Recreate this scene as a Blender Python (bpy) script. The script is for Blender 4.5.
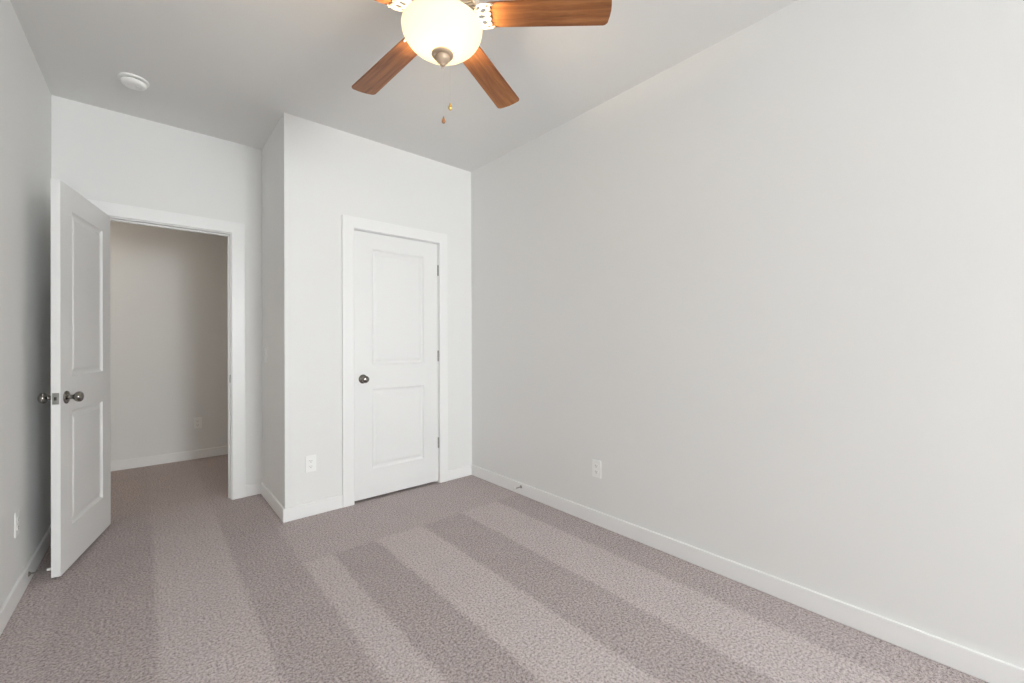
import bpy, bmesh, math
from mathutils import Vector, Matrix

for o in list(bpy.data.objects):
    bpy.data.objects.remove(o)
S = bpy.context.scene
C = S.collection

# ------------------------------------------------------------ camera
H_EYE = 1.20
F_PX, YAW, PITCH, ROLL = 421.9, 0.7155, 0.002, -0.0033
Fv = Vector((math.sin(YAW)*math.cos(PITCH), math.cos(YAW)*math.cos(PITCH), math.sin(PITCH)))
Rv = Vector((math.cos(YAW), -math.sin(YAW), 0))
Uv = Rv.cross(Fv)
R2 = Rv*math.cos(ROLL) + Uv*math.sin(ROLL)
U2 = Uv*math.cos(ROLL) - Rv*math.sin(ROLL)
cd = bpy.data.cameras.new('camera')
cam = bpy.data.objects.new('camera', cd)
C.objects.link(cam)
cd.sensor_width = 36
cd.lens = F_PX/1024*36
cd.clip_start = 0.02
m = Matrix((R2, U2, -Fv)).transposed().to_4x4()
m.translation = Vector((0, 0, H_EYE))
cam.matrix_world = m
S.camera = cam

# ------------------------------------------------------------ light and exposure
WORLD_STRENGTH = 32.0
BOWL_EMIT = 0.48
BULB_W = 20.0
HALL_EMIT = 120.0
S.view_settings.view_transform = 'Standard'
S.view_settings.look = 'None'
S.view_settings.gamma = 1
S.view_settings.use_curve_mapping = False
S.view_settings.exposure = 0.0
w = bpy.data.worlds.new('overcast_sky')
S.world = w
w.use_nodes = True
bg = w.node_tree.nodes['Background']
bg.inputs[0].default_value = (0.90, 0.955, 0.975, 1)
bg.inputs[1].default_value = WORLD_STRENGTH
S.cycles.use_denoising = True
S.cycles.max_bounces = 14
S.cycles.diffuse_bounces = 10
S.cycles.sample_clamp_indirect = 8

# room numbers (metres)
H = 2.7518
XR, YC, XC, YD = 2.2429, 3.141, 0.7059, 3.8624
YH = 5.4729
YB = -4.60          # window wall behind the camera
WT = 0.115
def XL(y): return -0.4401 + 0.0201*(y - YD)
WX0, WX1, WZ0, WZ1 = 0.80, 2.14, 0.65, 2.40   # window opening

# ------------------------------------------------------------ materials
def mat(name, col, rough=0.5, metal=0.0, **kw):
    mt = bpy.data.materials.new(name)
    mt.use_nodes = True
    b = mt.node_tree.nodes['Principled BSDF']
    b.inputs['Base Color'].default_value = (*col, 1)
    b.inputs['Roughness'].default_value = rough
    b.inputs['Metallic'].default_value = metal
    for k, v in kw.items():
        b.inputs[k.replace('_', ' ')].default_value = v
    return mt

def add_bump(mt, scale, strength, dist=0.001, detail=4):
    nt = mt.node_tree; N = nt.nodes; L = nt.links
    tc = N.new('ShaderNodeTexCoord'); n = N.new('ShaderNodeTexNoise'); b = N.new('ShaderNodeBump')
    n.inputs['Scale'].default_value = scale; n.inputs['Detail'].default_value = detail
    b.inputs['Strength'].default_value = strength; b.inputs['Distance'].default_value = dist
    L.new(tc.outputs['Object'], n.inputs['Vector']); L.new(n.outputs['Fac'], b.inputs['Height'])
    L.new(b.outputs['Normal'], N['Principled BSDF'].inputs['Normal'])
    return mt

M = {}
M['wall'] = add_bump(mat('wall_paint', (0.81, 0.81, 0.80), 0.6), 160, 0.15, 0.0006)
M['ceil'] = add_bump(mat('ceiling_paint', (0.765, 0.765, 0.755), 0.8), 120, 0.2, 0.0008)
M['trim'] = mat('trim_paint', (0.87, 0.87, 0.865), 0.35)
M['door'] = add_bump(mat('door_paint', (0.84, 0.84, 0.835), 0.38), 60, 0.05, 0.0005)
M['plate'] = mat('white_plastic', (0.90, 0.90, 0.885), 0.3)
M['slot'] = mat('slot_dark', (0.03, 0.03, 0.03), 0.6)
M['nickel'] = mat('satin_nickel', (0.27, 0.255, 0.235), 0.18, 1.0)
M['hinge'] = mat('hinge_steel', (0.36, 0.35, 0.33), 0.4, 1.0)
M['spring'] = mat('spring_steel', (0.42, 0.41, 0.40), 0.35, 1.0)
M['strike'] = mat('strike_bronze', (0.16, 0.13, 0.11), 0.4, 0.8)
M['rubber'] = mat('white_rubber', (0.75, 0.74, 0.72), 0.6)
M['fanwhite'] = mat('fan_white_enamel', (0.70, 0.64, 0.57), 0.35)
M['iron'] = mat('iron_cream_enamel', (0.55, 0.47, 0.41), 0.45)
M['fandark'] = mat('vent_shadow_gap', (0.10, 0.085, 0.07), 0.7)
M['finial'] = mat('brushed_nickel', (0.60, 0.47, 0.35), 0.55, 0.6)
M['brass'] = mat('brass', (0.75, 0.52, 0.16), 0.3, 1.0)
M['fobwood'] = mat('fob_wood', (0.36, 0.17, 0.07), 0.4)
M['chain'] = mat('bead_chain', (0.70, 0.66, 0.58), 0.35, 0.8)
M['dark'] = mat('closet_dark', (0.25, 0.25, 0.25), 0.8)
M['lawn'] = mat('lawn', (0.25, 0.30, 0.16), 0.9)

def wood():
    mt = mat('walnut_blade', (0.3, 0.1, 0.03), 0.38)
    nt = mt.node_tree; N = nt.nodes; L = nt.links; B = N['Principled BSDF']
    tc = N.new('ShaderNodeTexCoord'); oi = N.new('ShaderNodeObjectInfo')
    ad = N.new('ShaderNodeVectorMath'); ad.operation = 'ADD'
    sc = N.new('ShaderNodeVectorMath'); sc.operation = 'SCALE'; sc.inputs[3].default_value = 7
    cb = N.new('ShaderNodeCombineXYZ')
    for i in range(3): L.new(oi.outputs['Random'], cb.inputs[i])
    L.new(cb.outputs[0], sc.inputs[0])
    L.new(tc.outputs['Object'], ad.inputs[0]); L.new(sc.outputs[0], ad.inputs[1])
    mp = N.new('ShaderNodeMapping'); mp.inputs['Scale'].default_value = (2.2, 26, 26)
    L.new(ad.outputs[0], mp.inputs[0])
    n = N.new('ShaderNodeTexNoise'); n.inputs['Scale'].default_value = 1.6; n.inputs['Detail'].default_value = 7
    n.inputs['Roughness'].default_value = 0.62; n.inputs['Distortion'].default_value = 0.5
    L.new(mp.outputs[0], n.inputs['Vector'])
    r = N.new('ShaderNodeValToRGB'); e = r.color_ramp.elements
    e[0].position = 0.30; e[0].color = (0.165, 0.055, 0.018, 1)
    e[1].position = 0.72; e[1].color = (0.47, 0.195, 0.062, 1)
    k = r.color_ramp.elements.new(0.5); k.color = (0.33, 0.120, 0.036, 1)
    L.new(n.outputs['Fac'], r.inputs[0]); L.new(r.outputs[0], B.inputs['Base Color'])
    return mt
M['wood'] = wood()

def bowl_mat():
    mt = bpy.data.materials.new('frosted_bowl_glass'); mt.use_nodes = True
    nt = mt.node_tree; N = nt.nodes; L = nt.links
    N.remove(N['Principled BSDF']); out = N['Material Output']
    tr = N.new('ShaderNodeBsdfTranslucent'); tr.inputs[0].default_value = (0.34, 0.32, 0.28, 1)
    df = N.new('ShaderNodeBsdfDiffuse'); df.inputs[0].default_value = (0.60, 0.585, 0.53, 1)
    mx = N.new('ShaderNodeMixShader'); mx.inputs[0].default_value = 0.45
    em = N.new('ShaderNodeEmission'); em.inputs[0].default_value = (1.0, 0.80, 0.52, 1)
    em.inputs[1].default_value = BOWL_EMIT
    ad = N.new('ShaderNodeAddShader')
    L.new(tr.outputs[0], mx.inputs[1]); L.new(df.outputs[0], mx.inputs[2])
    L.new(mx.outputs[0], ad.inputs[0]); L.new(em.outputs[0], ad.inputs[1])
    L.new(ad.outputs[0], out.inputs[0])
    return mt
M['bowl'] = bowl_mat()

lm = mat('hall_fill_lens', (.8, .8, .8), .5); M['lens'] = lm
lm.node_tree.nodes['Principled BSDF'].inputs['Emission Color'].default_value = (1.0, .86, .70, 1)
lm.node_tree.nodes['Principled BSDF'].inputs['Emission Strength'].default_value = HALL_EMIT  # glow of the added hallway fill lamp

def glass():
    mt = bpy.data.materials.new('window_glass'); mt.use_nodes = True
    nt = mt.node_tree; N = nt.nodes; L = nt.links
    N.remove(N['Principled BSDF']); out = N['Material Output']
    t = N.new('ShaderNodeBsdfTransparent'); g = N.new('ShaderNodeBsdfGlossy'); g.inputs['Roughness'].default_value = 0.02
    mx = N.new('ShaderNodeMixShader'); mx.inputs[0].default_value = 0.06
    L.new(t.outputs[0], mx.inputs[1]); L.new(g.outputs[0], mx.inputs[2]); L.new(mx.outputs[0], out.inputs[0])
    return mt
M['glass'] = glass()

def carpet():
    mt = mat('cut_pile_carpet', (0.4, 0.3, 0.3), 1.0)
    mt.node_tree.nodes['Principled BSDF'].inputs['Specular IOR Level'].default_value = 0.05
    nt = mt.node_tree; N = nt.nodes; L = nt.links; B = N['Principled BSDF']
    def math_(op, a, b=None, c=None):
        n = N.new('ShaderNodeMath'); n.operation = op
        for i, v in enumerate((a, b, c)):
            if v is None: continue
            if isinstance(v, (int, float)): n.inputs[i].default_value = v
            else: L.new(v, n.inputs[i])
        return n.outputs[0]
    def noise(scale, detail=2, rough=0.5, vec=None):
        n = N.new('ShaderNodeTexNoise'); n.inputs['Scale'].default_value = scale
        n.inputs['Detail'].default_value = detail; n.inputs['Roughness'].default_value = rough
        L.new(vec if vec is not None else tc.outputs['Object'], n.inputs['Vector']); return n.outputs['Fac']
    def ramp(fac, pts, interp='LINEAR'):
        r = N.new('ShaderNodeValToRGB'); r.color_ramp.interpolation = interp
        el = r.color_ramp.elements
        el[0].position, v = pts[0]; el[0].color = (v, v, v, 1)
        el[1].position, v = pts[-1]; el[1].color = (v, v, v, 1)
        for p, v in pts[1:-1]:
            k = el.new(p); k.color = (v, v, v, 1)
        L.new(fac, r.inputs[0]); return r.outputs[0]
    tc = N.new('ShaderNodeTexCoord'); sp = N.new('ShaderNodeSeparateXYZ')
    L.new(tc.outputs['Object'], sp.inputs[0])
    # lanes of the vacuum cleaner: the pile lies one way or the other
    wob = math_('MULTIPLY_ADD', noise(5, 3), 0.030, -0.015)
    fine = math_('MULTIPLY_ADD', noise(60, 3), 0.06, -0.03)
    x = math_('ADD', math_('ADD', sp.outputs[0], wob), fine)
    y = math_('ADD', math_('ADD', sp.outputs[1], wob), fine)
    X = math_('MULTIPLY_ADD', x, 1/3.2, 0.8/3.2)
    def lanes(edges):
        pts = []
        for i, (xe, v) in enumerate(edges):
            p = (xe + 0.8)/3.2
            if i: pts.append((p - 0.0022, edges[i-1][1])); pts.append((p + 0.0022, v))
            else: pts.append((0.0, v))
        return pts
    stripes = lanes([(-0.8, .42), (-.30, .12), (.035, .86), (.365, .10), (.645, .92), (.80, .0), (1.06, 1.0), (1.37, .08), (1.68, .92), (2.0, .15)])
    stripes.append((1.0, .15))
    sA = ramp(X, stripes)
    sB = ramp(X, [(0.0, .40), (.255, .40), (.262, .62), (.36, .62), (.37, .35), (.45, .35), (.46, .50), (1.0, .45)])
    ymask = math_('SMOOTH_MIN', 1.0, 0.0, 0.0)
    mr = N.new('ShaderNodeMapRange'); mr.inputs[1].default_value = 2.465; mr.inputs[2].default_value = 2.50
    L.new(y, mr.inputs[0])
    mrl = N.new('ShaderNodeMapRange'); mrl.inputs[1].default_value = 3.25; mrl.inputs[2].default_value = 3.75
    L.new(math_('ADD', y, math_('MULTIPLY_ADD', noise(9, 3), 0.7, -0.35)), mrl.inputs[0])
    isr = math_('GREATER_THAN', x, 0.645)
    far = math_('MULTIPLY_ADD', math_('SUBTRACT', mr.outputs[0], mrl.outputs[0]), isr, mrl.outputs[0])
    mixA = N.new('ShaderNodeMix'); mixA.data_type = 'FLOAT'
    L.new(far, mixA.inputs[0]); L.new(sA, mixA.inputs[2]); L.new(sB, mixA.inputs[3])
    lane = mixA.outputs[0]
    blotch = math_('MULTIPLY_ADD', noise(6, 4, 0.6), 0.7, -0.35)
    lane = math_('ADD', lane, math_('MULTIPLY', blotch, 0.8))
    # tufts
    t1 = noise(102, 4, 0.85); t2 = noise(300, 2, 0.7)
    vor = N.new('ShaderNodeTexVoronoi'); vor.inputs['Scale'].default_value = 190
    L.new(tc.outputs['Object'], vor.inputs['Vector'])
    tuft = math_('ADD', math_('MULTIPLY', t1, 0.75), math_('MULTIPLY', t2, 0.25))
    tf = ramp(tuft, [(.38, 0.0), (.48, .62), (.59, 1.0)])
    v = math_('ADD', math_('MULTIPLY_ADD', lane, 0.16, 0.06), math_('MULTIPLY', tf, 0.76))
    cr = N.new('ShaderNodeValToRGB'); e = cr.color_ramp.elements
    e[0].position = 0.0; e[0].color = (0.078, 0.062, 0.060, 1)
    e[1].position = 1.0; e[1].color = (0.76, 0.69, 0.68, 1)
    k = e.new(0.5); k.color = (0.365, 0.310, 0.303, 1)
    L.new(v, cr.inputs[0]); L.new(cr.outputs[0], B.inputs['Base Color'])
    bp = N.new('ShaderNodeBump'); bp.inputs['Strength'].default_value = 0.3; bp.inputs['Distance'].default_value = 0.004
    L.new(tuft, bp.inputs['Height']); L.new(bp.outputs[0], B.inputs['Normal'])
    B.inputs['Sheen Weight'].default_value = 0.0
    return mt
M['carpet'] = carpet()

# ------------------------------------------------------------ mesh helpers
def box(bm, a, b):
    x0, y0, z0 = a; x1, y1, z1 = b
    v = [bm.verts.new(p) for p in ((x0,y0,z0),(x1,y0,z0),(x1,y1,z0),(x0,y1,z0),(x0,y0,z1),(x1,y0,z1),(x1,y1,z1),(x0,y1,z1))]
    for f in ((3,2,1,0),(4,5,6,7),(0,1,5,4),(1,2,6,5),(2,3,7,6),(3,0,4,7)):
        bm.faces.new([v[i] for i in f])
def prism(bm, poly, z0, z1):
    lo = [bm.verts.new((x, y, z0)) for x, y in poly]
    hi = [bm.verts.new((x, y, z1)) for x, y in poly]
    n = len(poly)
    bm.faces.new(lo[::-1]); bm.faces.new(hi)
    for i in range(n):
        bm.faces.new((lo[i], lo[(i+1) % n], hi[(i+1) % n], hi[i]))
def lathe(bm, prof, seg=48, mtx=None, closed=False):
    rings = []
    for r, z in prof:
        if r < 1e-6: rings.append([bm.verts.new((0, 0, z))])
        else: rings.append([bm.verts.new((r*math.cos(2*math.pi*i/seg), r*math.sin(2*math.pi*i/seg), z)) for i in range(seg)])
    vs = [v for g in rings for v in g]
    for a, b in zip(rings[:-1], rings[1:]):
        for i in range(seg):
            j = (i+1) % seg
            if len(a) == 1 and len(b) == 1: continue
            if len(a) == 1: bm.faces.new((a[0], b[j], b[i]))
            elif len(b) == 1: bm.faces.new((a[i], a[j], b[0]))
            else: bm.faces.new((a[i], a[j], b[j], b[i]))
    if mtx is not None: bmesh.ops.transform(bm, matrix=mtx, verts=vs)
def obj(name, bm, mt, parent=None, smooth=False, bevel=0, mw=None):
    bmesh.ops.recalc_face_normals(bm, faces=bm.faces)
    me = bpy.data.meshes.new(name); bm.to_mesh(me); bm.free()
    if smooth:
        for p in me.polygons: p.use_smooth = True
    me.materials.append(mt)
    o = bpy.data.objects.new(name, me); C.objects.link(o)
    if parent is not None: o.parent = parent
    if mw is not None: o.matrix_local = mw
    if bevel:
        b = o.modifiers.new('bevel', 'BEVEL'); b.width = bevel; b.segments = 2; b.limit_method = 'ANGLE'; b.angle_limit = math.radians(50)
    if smooth:
        sm = o.modifiers.new('split', 'EDGE_SPLIT'); sm.split_angle = math.radians(40)
    return o
def struct(name, bm, mt, bevel=0):
    o = obj(name, bm, mt, bevel=bevel); o['kind'] = 'structure'; return o
def thing(name, label, cat, loc=(0,0,0), rotz=0, group=None):
    o = bpy.data.objects.new(name, None); C.objects.link(o)
    o.empty_display_size = 0.05
    o.location = loc; o.rotation_euler = (0, 0, rotz); o['label'] = label; o['category'] = cat
    if group: o['group'] = group
    return o
B = bmesh.new

# ------------------------------------------------------------ room shell
bm = B(); box(bm, (-1.6, YB - 0.15, -0.10), (2.6, YH + 0.12, 0.0)); struct('floor', bm, M['carpet'])
bm = B(); box(bm, (-1.6, YB - 0.15, H), (2.6, YH + 0.12, H + 0.1)); ceiling = struct('ceiling', bm, M['ceil'])
bm = B()
def lw_piece(ya, yb, za, zb): prism(bm, [(XL(ya), ya), (XL(yb), yb), (XL(yb)-.12, yb), (XL(ya)-.12, ya)], za, zb)
lw_piece(YB-.15, YD, 0, H)
struct('wall_left', bm, M['wall'])
bm = B(); box(bm, (XR, YB - 0.15, 0), (XR + 0.12, YH, H)); struct('wall_right', bm, M['wall'])
# closet front with its door opening
CX0, CX1, CZ = 1.172, 1.894, 2.046
bm = B()
box(bm, (XC, YC, 0), (CX0 - .014, YC + WT, H)); box(bm, (CX1 + .014, YC, 0), (XR, YC + WT, H)); box(bm, (CX0 - .014, YC, CZ + .014), (CX1 + .014, YC + WT, H))
struct('wall_closet_front', bm, M['wall'])
bm = B(); box(bm, (XC, YC + WT, 0), (XC + WT, YD, H)); struct('wall_closet_side', bm, M['wall'])
# bedroom door wall with its opening
DX0, DX1, DZ = -0.216, 0.494, 2.040
bm = B()
box(bm, (-1.5, YD, 0), (DX0 - .014, YD + WT, H)); box(bm, (DX1 + .014, YD, 0), (XR, YD + WT, H)); box(bm, (DX0 - .014, YD, DZ + .014), (DX1 + .014, YD + WT, H))
struct('wall_back', bm, M['wall'])
bm = B(); box(bm, (-1.5, YH, 0), (2.4, YH + .1, H)); struct('wall_hall', bm, M['wall'])
bm = B(); box(bm, (-1.6, YD + WT, 0), (-1.5, YH, H)); struct('wall_hall_end', bm, M['wall'])
# window wall behind the camera
bm = B()
box(bm, (-.7, YB - .15, 0), (WX0, YB, H)); box(bm, (WX1, YB - .15, 0), (XR, YB, H))
box(bm, (WX0, YB - .15, 0), (WX1, YB, WZ0)); box(bm, (WX0, YB - .15, WZ1), (WX1, YB, H))
struct('wall_front', bm, M['wall'])
# the windows themselves: local frame x along the wall, y outward negative, z up
def window(name, cx, cy, rz, wd, z0, z1):
    wn = bpy.data.objects.new(name, None); C.objects.link(wn); wn['kind'] = 'structure'
    wn.location = (cx, cy, z0); wn.rotation_euler = (0, 0, rz)
    h = z1 - z0; a = wd/2; zm = h/2
    def wpart(n, boxes, mt, bevel=0):
        bm = B()
        for p, q in boxes: box(bm, p, q)
        return obj(n, bm, mt, wn, bevel=bevel)
    wpart('window_frame', [((-a, -.10, 0), (-a+.03, -.04, h)), ((a-.03, -.10, 0), (a, -.04, h)), ((-a+.03, -.10, 0), (a-.03, -.04, .03)), ((-a+.03, -.10, h-.03), (a-.03, -.04, h))], M['trim'])
    wpart('meeting_rail', [((-a+.03, -.09, zm-.015), (a-.03, -.05, zm+.015))], M['trim'])
    wpart('window_pane', [((-a+.03, -.072, .03), (a-.03, -.068, h-.03))], M['glass'])
    wpart('window_sill', [((-a-.03, -.04, -.02), (a+.03, .04, 0))], M['trim'], .003)
    # portal: guides the sky light in through that same opening
    al = bpy.data.lights.new('window_portal', 'AREA'); al.shape = 'RECTANGLE'; al.size = wd; al.size_y = h
    al.cycles.is_portal = True
    ao = bpy.data.objects.new('window_portal', al); C.objects.link(ao); ao.parent = wn
    ao.location = (0, -.115, zm); ao.rotation_euler = (math.radians(90), 0, 0)
window('window_1', (WX0+WX1)/2, YB, 0, WX1-WX0, WZ0, WZ1)

# unseen fill lamp added to brighten the hallway, shaped as a recessed downlight
bm = B(); lathe(bm, [(.075, H), (.095, H), (.094, H - .005), (.078, H - .007), (.075, H)], 40, Matrix.Translation((-1.0, 4.75, 0)))
rl = obj('hall_fill_trim', bm, M['trim'], ceiling, smooth=True)
bm = B(); lathe(bm, [(0, H - .003), (.075, H - .003), (.075, H - .0005), (0, H - .0005)], 40, Matrix.Translation((-1.0, 4.75, 0)))
obj('hall_fill_lens', bm, M['lens'], rl)

# ------------------------------------------------------------ baseboards
BT, BH = .014, .092
def board(name, a, b): 
    bm = B(); box(bm, (*a, 0), (*b, BH)); return struct(name, bm, M['trim'], bevel=.004)
C2L, C2R = 1.083, 1.977
C1L, C1R = -0.305, 0.589
board('baseboard_right', (XR - BT, YB), (XR, YC))
bm = B(); box(bm, (XC - BT, YC - BT, 0), (C2L, YC, BH)); struct('baseboard_closet_front', bm, M['trim'], .004)
board('baseboard_closet_corner', (C2R, YC - BT), (XR - BT, YC))
board('baseboard_closet_side', (XC - BT, YC), (XC, YD - BT))
board('baseboard_back', (C1R, YD - BT), (XC, YD))
bm = B(); prism(bm, [(XL(YB), YB), (XL(YD), YD), (XL(YD)+BT, YD), (XL(YB)+BT, YB)], 0, BH); struct('baseboard_left', bm, M['trim'], .004)
board('baseboard_hall', (-1.5, YH - BT), (2.24, YH))
board('baseboard_front', (-.5, YB), (XR - BT, YB + BT))

# ------------------------------------------------------------ casings and jambs
def casing(name, xl, il, ir, xr, y, ztop, zin, jl, jr, jz, d=WT):
    """flat casing boards on the wall face y, then the jamb lining the opening"""
    bm = B(); t = .017
    poly = [(xl, 0), (xl, ztop), (xr, ztop), (xr, 0), (ir, 0), (ir, zin), (il, zin), (il, 0)]
    fr = [bm.verts.new((x, y - t, z)) for x, z in poly]; bk = [bm.verts.new((x, y, z)) for x, z in poly]
    for V in (fr, bk):
        bm.faces.new((V[0], V[1], V[6], V[7])); bm.faces.new((V[1], V[2], V[5], V[6])); bm.faces.new((V[2], V[3], V[4], V[5]))
    for i in range(8):
        j = (i+1) % 8; bm.faces.new((fr[i], fr[j], bk[j], bk[i]))
    o = struct(name, bm, M['trim'], .0035)
    bm = B(); e = .014
    box(bm, (jl - e, y, 0), (jl, y + d, jz)); box(bm, (jr, y, 0), (jr + e, y + d, jz)); box(bm, (jl - e, y, jz), (jr + e, y + d, jz + e))
    obj('door_jamb', bm, M['trim'], o, bevel=.0015)
    # door stop strips
    bm = B(); s = .010; a, b = y + .040, y + .072
    box(bm, (jl, a, 0), (jl + s, b, jz)); box(bm, (jr - s, a, 0), (jr, b, jz)); box(bm, (jl + s, a, jz - s), (jr - s, b, jz))
    obj('stop_strip', bm, M['trim'], o, bevel=.0015)
    return o
t2 = casing('trim_2', C2L, CX0 - .004, CX1 + .004, C2R, YC, 2.136, CZ + .004, CX0, CX1, CZ)
t1 = casing('trim_1', C1L, DX0 - .006, DX1 + .006, C1R, YD, 2.134, DZ + .006, DX0, DX1, DZ)
# strike plate let into the right jamb
bm = B(); box(bm, (DX1 - .0015, YD + .006, .897), (DX1, YD + .034, .957))
sp_ = obj('strike_plate', bm, M['strike'], t1, bevel=.0005); sp_['label'] = 'small metal strike plate'
bm = B(); box(bm, (DX1 - .002, YD + .013, .913), (DX1 - .0012, YD + .027, .941)); obj('latch_hole', bm, M['slot'], sp_)

# ------------------------------------------------------------ two-panel doors
def slab(W, T, Hh, panels):
    """slab from x=0..W, y=0..T, z=0..Hh with sunk moulded panels on both faces"""
    bm = B()
    for side in (0, 1):
        def P(x, z, d): return bm.verts.new((x, d if side == 0 else T - d, z))
        xs = [0, panels[0][0], panels[0][1], W]
        zs = [0] + [z for p in panels for z in p[2:]] + [Hh]
        for i in range(3):
            for j in range(len(zs) - 1):
                if i == 1 and j % 2 == 1: continue
                bm.faces.new([P(xs[i], zs[j], 0), P(xs[i+1], zs[j], 0), P(xs[i+1], zs[j+1], 0), P(xs[i], zs[j+1], 0)])
        for xa, xb, za, zb in panels:
            prof = [(0, 0), (.005, .0055), (.013, .0105), (.020, .0115), (.027, .0100), (.040, .0050), (.046, .0045)]
            prev = None
            for ins, d in prof:
                cur = [P(xa+ins, za+ins, d), P(xb-ins, za+ins, d), P(xb-ins, zb-ins, d), P(xa+ins, zb-ins, d)]
                if prev:
                    for q in range(4): bm.faces.new((prev[q], prev[(q+1) % 4], cur[(q+1) % 4], cur[q]))
                prev = cur
            bm.faces.new(prev)
    for pts in (((0,0,0),(0,T,0),(0,T,Hh),(0,0,Hh)), ((W,0,0),(W,T,0),(W,T,Hh),(W,0,Hh)), ((0,0,0),(W,0,0),(W,T,0),(0,T,0)), ((0,0,Hh),(W,0,Hh),(W,T,Hh),(0,T,Hh))):
        bm.faces.new([bm.verts.new(p) for p in pts])
    bmesh.ops.remove_doubles(bm, verts=bm.verts, dist=1e-5)
    return bm
KNOB = [(0, 0), (.033, 0), (.034, .003), (.031, .007), (.020, .010), (.0135, .013), (.0115, .020), (.0115, .027), (.015, .032), (.022, .037), (.0265, .044), (.0275, .051), (.0255, .058), (.019, .064), (.009, .067), (0, .0675)]
def knob(parent, x, y, z, sgn):
    bm = B(); lathe(bm, KNOB, 40)
    r = Matrix.Rotation(math.radians(90 if sgn < 0 else -90), 4, 'X')
    return obj('door_knob', bm, M['nickel'], parent, smooth=True, mw=Matrix.Translation((x, y, z)) @ r)
def hinge(parent, x, y, z, leafdir=1):
    bm = B()
    for k in range(3):   # knuckles with their pin
        vs0 = len(bm.verts)
        lathe(bm, [(0, 0), (.0062, 0), (.0062, .0275), (0, .0275)], 14, Matrix.Translation((0, 0, -.0435 + k*.0295)))
    lathe(bm, [(0, 0), (.004, .001), (.004, .093), (0, .095)], 12, Matrix.Translation((0, 0, -.047)))
    o = obj('hinge', bm, M['hinge'], parent, smooth=True, mw=Matrix.Translation((x, y, z)))
    return o
PAN = lambda W: [(.135, W-.135, .215, .825), (.135, W-.135, 1.012, 1.896)]
# closet door, closed
W2 = CX1 - CX0 - .006
d2 = obj('door_2', slab(W2, .035, 2.022, PAN(W2)), M['door'], bevel=.0015)
d2['kind'] = 'structure'; d2.location = (CX0 + .003, YC + .003, .020)
knob(d2, .065, 0, .907, -1)
for z in (1.797, 1.066, .325): hinge(d2, W2 + .001, -.004, z)
# bedroom door, standing open against the left wall
W1 = .712
d1 = obj('door_1', slab(W1, .035, 2.022, PAN(W1)), M['door'], bevel=.0015)
d1['kind'] = 'structure'
P_h, P_f = Vector((-.170, 3.846, 0)), Vector((-.327, 3.136, 0))
ux = (P_f - P_h).normalized(); uy = Vector((ux.y, -ux.x, 0))   # towards the left wall
if uy.x > 0: uy = -uy
mm = Matrix((ux, uy, ux.cross(uy))).transposed().to_4x4()
if ux.cross(uy).z < 0:
    mm = Matrix((ux, uy, Vector((0, 0, 1)))).transposed().to_4x4()
org = P_f - ux*W1
mm.translation = Vector((org.x, org.y, .015))
dm = d1.data
dm.transform(mm @ Matrix.Identity(4)); 
if mm.determinant() < 0: dm.flip_normals()
# local frame of the slab kept as an offset for its fittings
def dpos(x, y, z): return mm @ Vector((x, y, z))
def door_knob1(side):
    bm = B(); lathe(bm, KNOB, 40)
    p = dpos(W1 - .062, 0 if side < 0 else .035, .906)
    d = (-uy if side < 0 else uy)
    q = d.to_track_quat('Z', 'Y').to_matrix().to_4x4(); q.translation = p
    return obj('door_knob', bm, M['nickel'], d1, smooth=True, mw=q)
door_knob1(-1); door_knob1(1)
bm = B(); box(bm, (W1 - .001, .005, .877), (W1 + .0012, .030, .935)); bm.transform(mm)
lp = obj('latch_plate', bm, M['hinge'], d1)
bm = B(); prism(bm, [(W1 + .0012, .011), (W1 + .0012, .024), (W1 + .011, .013), (W1 + .011, .011)], 0.898, .914); bm.transform(mm)
obj('latch_bolt', bm, M['nickel'], lp)
for z in (1.797, 1.066, .325):
    p = dpos(-.004, .036, z); h = hinge(d1, p.x, p.y, p.z)

# ------------------------------------------------------------ ceiling fan
CXF, CYF = .8938, 1.4438
FZ = 2.496 - H       # blade plane below the ceiling
fan = thing('ceiling_fan', 'five-blade ceiling fan with brown wooden blades and a lit frosted glass bowl', 'ceiling fan', (CXF, CYF, H))
bm = B(); lathe(bm, [(0, 0), (.072, 0), (.074, -.006), (.070, -.020), (.052, -.034), (.040, -.042), (.038, -.060), (0, -.060)], 56)
obj('canopy', bm, M['fanwhite'], fan, smooth=True)
bm = B(); lathe(bm, [(0, -.058), (.060, -.058), (.105, -.070), (.138, -.095), (.145, -.120), (.145, -.165), (.150, -.170), (.150, -.178), (.145, -.184), (.142, -.215), (.136, -.222), (.134, -.222), (.134, -.214), (0, -.214)], 64)
mo = obj('motor_housing', bm, M['fanwhite'], fan, smooth=True)
bm = B(); lathe(bm, [(.07, -.2145), (.133, -.2145), (.133, -.2165), (.07, -.2165), (.07, -.2145)], 64)
obj('vent_backing', bm, M['fandark'], mo, smooth=False)
bm = B()
for k in range(54):
    a = 2*math.pi*k/54; n0 = len(bm.verts)
    vb = []
    tmp = bmesh.new(); box(tmp, (.080, -.0028, -.228), (.134, .0028, -.2165)); tmp.transform(Matrix.Rotation(a, 4, 'Z') @ Matrix.Rotation(.0, 4, 'X'))
    me = bpy.data.meshes.new('t'); tmp.to_mesh(me); tmp.free(); bm.from_mesh(me); bpy.data.meshes.remove(me)
lathe(bm, [(.130, -.2165), (.137, -.2165), (.137, -.229), (.130, -.229), (.130, -.2165)], 64)
obj('vent_grille', bm, M['fanwhite'], mo)
bm = B(); lathe(bm, [(0, -.214), (.082, -.214), (.084, -.230), (.078, -.240), (.066, -.244), (.062, -.262), (.070, -.268), (.126, -.274), (.128, -.280), (0, -.280)], 56)
obj('light_fitter', bm, M['fanwhite'], fan, smooth=True)

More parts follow.
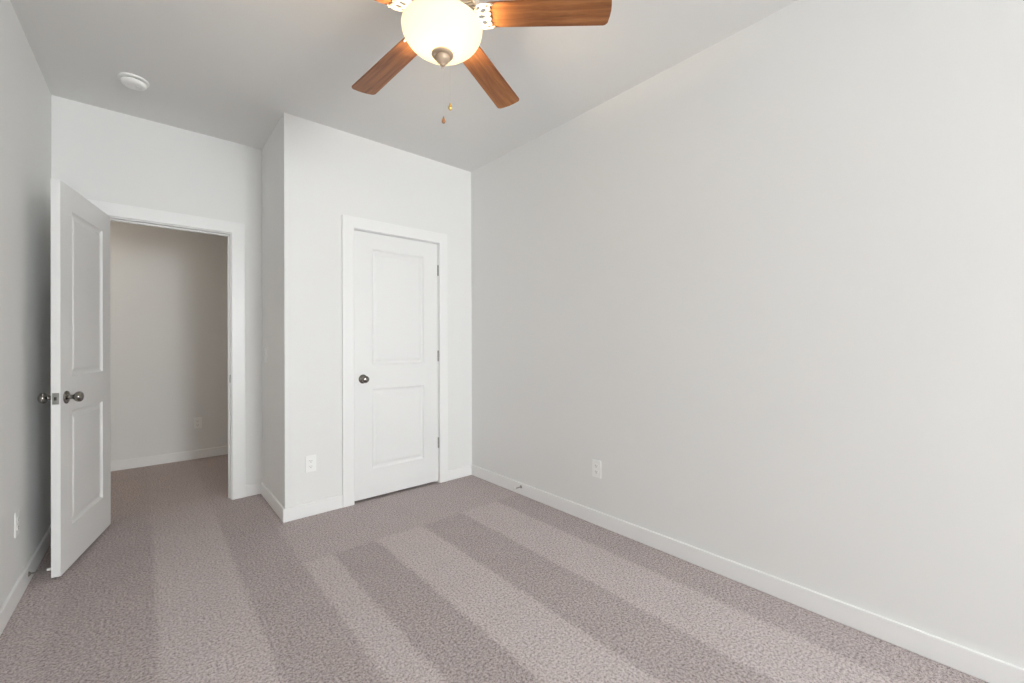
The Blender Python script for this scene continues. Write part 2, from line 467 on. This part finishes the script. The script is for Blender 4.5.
def blade_mesh():
    bm = B(); r0, r1 = .178, .662; w0, w1 = .1076, .1299
    def hw(r): return (w0 + (w1 - w0)*(r - .2)/(.66 - .2))/2
    up = []
    cr = .020
    up.append((r0, hw(r0) - .012)); up.append((r0 + .004, hw(r0) - .003)); up.append((r0 + .012, hw(r0)))
    for i in range(1, 8): r = r0 + .012 + (r1 - cr - .006 - r0 - .012)*i/8; up.append((r, hw(r)))
    cxr = r1 - cr - .005
    for i in range(7):
        a = math.radians(90 - 80*i/6); up.append((cxr + cr*math.cos(a), hw(cxr) - cr + cr*math.sin(a)))
    up.append((r1 - .0015, .022)); up.append((r1, 0.0))
    poly = up + [(x, -y) for x, y in up[::-1][1:]]
    prism(bm, poly, -.003, .003)
    me_o = bm
    return me_o
def iron_mesh():
    """openwork bracket plate with a scalloped outer edge, under the blade root"""
    bm = B()
    out = [(.108, .012), (.122, .020), (.134, .034), (.146, .049), (.160, .056), (.178, .0555), (.198, .0535), (.208, .049), (.205, .0445), (.194, .0445)]
    for c, rr in ((.032, .0125), (.0107, .0125)):
        for i in range(7):
            a = math.radians(85 - 170*i/6); out.append((.184 + rr*.95*math.cos(a), c + .0102*math.sin(a)))
    poly = out + [(x, -y) for x, y in out[::-1]]
    def loop(pts):
        vs = [bm.verts.new((x, y, 0)) for x, y in pts]
        return [bm.edges.new((vs[i], vs[(i+1) % len(vs)])) for i in range(len(vs))]
    E_ = loop(poly)
    def ell(cx, cy, a, b, rot=0, n=16):
        return [(cx + a*math.cos(t)*math.cos(rot) - b*math.sin(t)*math.sin(rot), cy + a*math.cos(t)*math.sin(rot) + b*math.sin(t)*math.cos(rot)) for t in [2*math.pi*i/n for i in range(n)]]
    for cx, cy, a, b, ro in ((.160, 0, .014, .010, 0), (.168, .026, .013, .009, .3), (.168, -.026, .013, .009, -.3), (.148, .036, .009, .005, .9), (.148, -.036, .009, .005, -.9), (.132, 0, .008, .006, 0), (.186, .044, .010, .004, 0), (.186, -.044, .010, .004, 0)):
        E_ += loop(ell(cx, cy, a, b, ro))
    bmesh.ops.triangle_fill(bm, use_beauty=True, edges=E_)
    r = bmesh.ops.extrude_face_region(bm, geom=bm.faces[:])
    bmesh.ops.translate(bm, verts=[v for v in r['geom'] if isinstance(v, bmesh.types.BMVert)], vec=(0, 0, .004))
    bm.transform(Matrix.Translation((0, 0, -.0075)))
    # arm back to the motor
    box(bm, (.070, -.016, -.0075), (.125, .016, .001))
    return bm
JIT = [-.0231, .0055, .0242, .01, -.0066]
DRP = [-.0435, -.0177, -.0244, -.02, -.0085]
b0 = i0 = None
for k in range(5):
    a = 1.6943 - k*math.radians(72) + JIT[k]
    mw = Matrix.Translation((0, 0, FZ)) @ Matrix.Rotation(a, 4, 'Z') @ Matrix.Rotation(-DRP[k], 4, 'Y') @ Matrix.Rotation(-.1476, 4, 'X')
    if b0 is None:
        b0 = obj('blade', blade_mesh(), M['wood'], fan, bevel=.0012, mw=mw)
        i0 = obj('blade_iron', iron_mesh(), M['iron'], fan, mw=mw)
        s0 = []
        for cx, cy in ((.200, .049), (.200, -.049), (.187, 0.0)):
            bm = B(); lathe(bm, [(0, -.0115), (.003, -.011), (.0045, -.0075), (0, -.0075)], 10)
            s0.append(obj('screw', bm, M['finial'], i0, smooth=True, mw=Matrix.Translation((cx, cy, 0))))
    else:
        b = b0.copy(); C.objects.link(b); b.parent = fan; b.matrix_local = mw
        i = i0.copy(); C.objects.link(i); i.parent = fan; i.matrix_local = mw
        for s1 in s0: s = s1.copy(); C.objects.link(s); s.parent = i
# bowl
ZB = 2.347 - H; ZR = 2.450 - H
prof = []
for i in range(15):
    t = math.radians(90*i/14)
    prof.append((.158*math.sin(t)**.92, ZR - .004 - (ZR - .004 - ZB)*math.cos(t)**1.05 if i < 14 else ZR - .004))
prof += [(.159, ZR), (.157, ZR + .002), (.154, ZR)]
inner = [(r*.974, z + .004) for r, z in prof[:15]][::-1]
bm = B(); lathe(bm, prof + inner[:-1] + [(0, ZB + .004)], 72)
obj('glass_bowl', bm, M['bowl'], fan, smooth=True)['label'] = 'lit frosted glass bowl'
# finial
def Z(z): return z - H
bm = B(); lathe(bm, [(0, Z(2.352)), (.038, Z(2.351)), (.043, Z(2.347)), (.044, Z(2.343)), (.041, Z(2.339)), (.036, Z(2.337)), (.028, Z(2.3365)), (.0275, Z(2.332)), (.027, Z(2.325)), (.022, Z(2.317)), (.014, Z(2.311)), (.010, Z(2.307)), (.0105, Z(2.303)), (.007, Z(2.299)), (0, Z(2.298))], 40)
fn = obj('finial', bm, M['finial'], fan, smooth=True)
bm = B()
for i in range(24):
    a = 2*math.pi*i/24
    lathe(bm, [(0, -.0012), (.0012, 0), (0, .0012)], 6, Matrix.Translation((.005*math.cos(a)*Rv.x, .005*math.cos(a)*Rv.y, Z(2.2940) + .006*math.sin(a))))
obj('finial_loop', bm, M['finial'], fn)
# pull chains
def chain(dx, ztop, zfob, m_f, lab):
    bx, by = Rv.x*dx, Rv.y*dx
    bm = B(); n = int((ztop - zfob - .022)/.0042)
    for i in range(n):
        z = Z(ztop) - i*.0042
        lathe(bm, [(0, -.0011), (.0007, -.0008), (.0009, 0), (.0007, .0008), (0, .0011)], 6, Matrix.Translation((bx, by, z)))
    c = obj('pull_chain', bm, M['chain'], fan, smooth=True)
    bm = B(); lathe(bm, [(0, .014), (.0022, .013), (.0030, .008), (.0055, .003), (.0078, -.004), (.0075, -.009), (.0045, -.0135), (0, -.0145)], 20, Matrix.Translation((bx, by, Z(zfob))))
    f = obj('pull_fob', bm, m_f, c, smooth=True); f['label'] = lab
chain(.0035, 2.285, 2.086, M['fobwood'], 'brown wooden pull fob')
chain(.030, 2.320, 2.138, M['brass'], 'brass pull fob')
# bulbs inside the bowl
for i, (bx, by) in enumerate(((-.055, -.02), (.055, .02), (0, -.055))):
    bl = bpy.data.lights.new('bulb', 'POINT'); bl.energy = BULB_W/3; bl.shadow_soft_size = .03; bl.color = (1.0, .78, .50)
    bo = bpy.data.objects.new('bulb', bl); C.objects.link(bo); bo.parent = fan
    bo.location = (Rv.x*bx*1 - .01, Rv.y*bx + by, Z(2.412))

# ------------------------------------------------------------ smoke detector
sd = thing('smoke_detector', 'round white smoke detector on the ceiling near the open door', 'smoke detector', (-.050, 3.325, H))
bm = B(); lathe(bm, [(0, 0), (.069, 0), (.071, -.004), (.069, -.010), (.060, -.012), (0, -.012)], 56); obj('base_ring', bm, M['plate'], sd, smooth=True)
bm = B(); lathe(bm, [(0, -.012), (.052, -.012), (.052, -.017), (0, -.017)], 56); obj('sensing_slot', bm, M['slot'], sd)
bm = B(); lathe(bm, [(0, -.016), (.057, -.016), (.060, -.020), (.058, -.030), (.050, -.038), (.036, -.041), (.034, -.039), (.022, -.040), (0, -.041)], 56); obj('cover', bm, M['plate'], sd, smooth=True)
bm = B(); lathe(bm, [(0, -.040), (.010, -.040), (.009, -.044), (0, -.0445)], 24, Matrix.Translation((.018, -.010, 0))); obj('test_button', bm, M['plate'], sd, smooth=True)

# ------------------------------------------------------------ outlets and switch
def outlet_parts(root):
    """local frame: plate in the xz plane, facing -y"""
    bm = B(); box(bm, (-.035, -.005, -.057), (.035, 0, .057)); obj('cover_plate', bm, M['plate'], root, bevel=.002)
    for s in (1, -1):
        bm = B(); pts = []
        for i in range(24):
            a = 2*math.pi*i/24; pts.append((.0172*math.cos(a), max(-.0125, min(.0125, .0172*math.sin(a))) + s*.0195))
        lo = [bm.verts.new((x, -.0075, z)) for x, z in pts]; hi = [bm.verts.new((x, -.004, z)) for x, z in pts]
        bm.faces.new(lo)
        for i in range(24): bm.faces.new((lo[i], lo[(i+1) % 24], hi[(i+1) % 24], hi[i]))
        rc = obj('receptacle', bm, M['plate'], root)
        bm = B(); z = s*.0195
        box(bm, (-.0075, -.0080, z-.001), (-.0055, -.0070, z+.0075)); box(bm, (.0055, -.0080, z-.000), (.0075, -.0070, z+.0065))
        lathe(bm, [(0, 0), (.0026, 0), (.0026, .001), (0, .001)], 12, Matrix.Translation((0, -.0070, z-.0065)) @ Matrix.Rotation(math.radians(90), 4, 'X'))
        obj('socket_slot', bm, M['slot'], rc)
    bm = B(); lathe(bm, [(0, 0), (.0032, 0), (.0026, .0012), (0, .0015)], 14, Matrix.Translation((0, -.005, 0)) @ Matrix.Rotation(math.radians(90), 4, 'X'))
    obj('screw', bm, M['plate'], root, smooth=True)
def outlet(label, loc, rz):
    t = thing('power_outlet', label, 'outlet', loc, rz, 'white duplex wall outlets'); outlet_parts(t); return t
outlet('white duplex outlet low on the long right-hand wall', (XR, 1.733, .366), math.radians(-90))
outlet('white duplex outlet on the narrow wall left of the closed closet door', (.868, YC, .360), 0)
lw = math.atan(.0201)
outlet('white duplex outlet on the left wall beside the open door', (XL(3.015), 3.015, .360), math.radians(90) - lw)
outlet('white duplex outlet in the hallway seen through the doorway', (.410, YH, .370), 0)
sw = thing('light_switch', 'white toggle light switch on the side wall between doorway and closet', 'light switch', (XC, 3.715, 1.108), math.radians(-90))
bm = B(); box(bm, (-.035, -.005, -.057), (.035, 0, .057)); obj('cover_plate', bm, M['plate'], sw, bevel=.002)
bm = B(); box(bm, (-.005, -.0065, -.012), (.005, -.004, .012)); obj('toggle_frame', bm, M['plate'], sw, bevel=.0005)
bm = B(); prism(bm, [(-.004, 0), (.004, 0), (.003, -.013), (-.003, -.013)], -.004, .005); bm.transform(Matrix.Translation((0, -.004, 0)) @ Matrix.Rotation(math.radians(-25), 4, 'X')); obj('toggle', bm, M['plate'], sw, bevel=.0008)
for s in (1, -1):
    bm = B(); lathe(bm, [(0, 0), (.0030, 0), (.0024, .0012), (0, .0015)], 14, Matrix.Translation((0, -.005, s*.030)) @ Matrix.Rotation(math.radians(90), 4, 'X'))
    obj('screw', bm, M['plate'], sw, smooth=True)

# ------------------------------------------------------------ baseboard door stops
def stop(label, loc, rz, length):
    t = thing('door_stop', label, 'door stop', loc, rz, 'baseboard door stops')
    R = Matrix.Rotation(math.radians(90), 4, 'Y')
    bm = B(); lathe(bm, [(0, 0), (.012, 0), (.012, .002), (.008, .006), (.0045, .010), (0, .010)], 24, R); obj('base_flange', bm, M['hinge'], t, smooth=True)
    bm = B(); pr = [(0, .008)]
    n = 22; L0, L1 = .009, length - .014
    for i in range(n):   # coiled spring
        z = L0 + (L1 - L0)*i/n; dz = (L1 - L0)/n
        pr += [(.0030, z), (.0046, z + dz*.5)]
    pr += [(.0030, L1), (0, L1)]
    lathe(bm, pr, 20, R); obj('spring', bm, M['spring'], t, smooth=True)
    bm = B(); lathe(bm, [(0, length - .016), (.0062, length - .016), (.0072, length - .012), (.0072, length - .003), (.005, length), (0, length)], 24, R); obj('rubber_tip', bm, M['rubber'], t, smooth=True)
    return t
stop('metal spring door stop on the baseboard under the right wall', (XR - BT, 2.462, .064), math.radians(180), .075)
stop('metal door stop between the left baseboard and the open door', (XL(3.16) + BT, 3.165, .055), 0, .078)
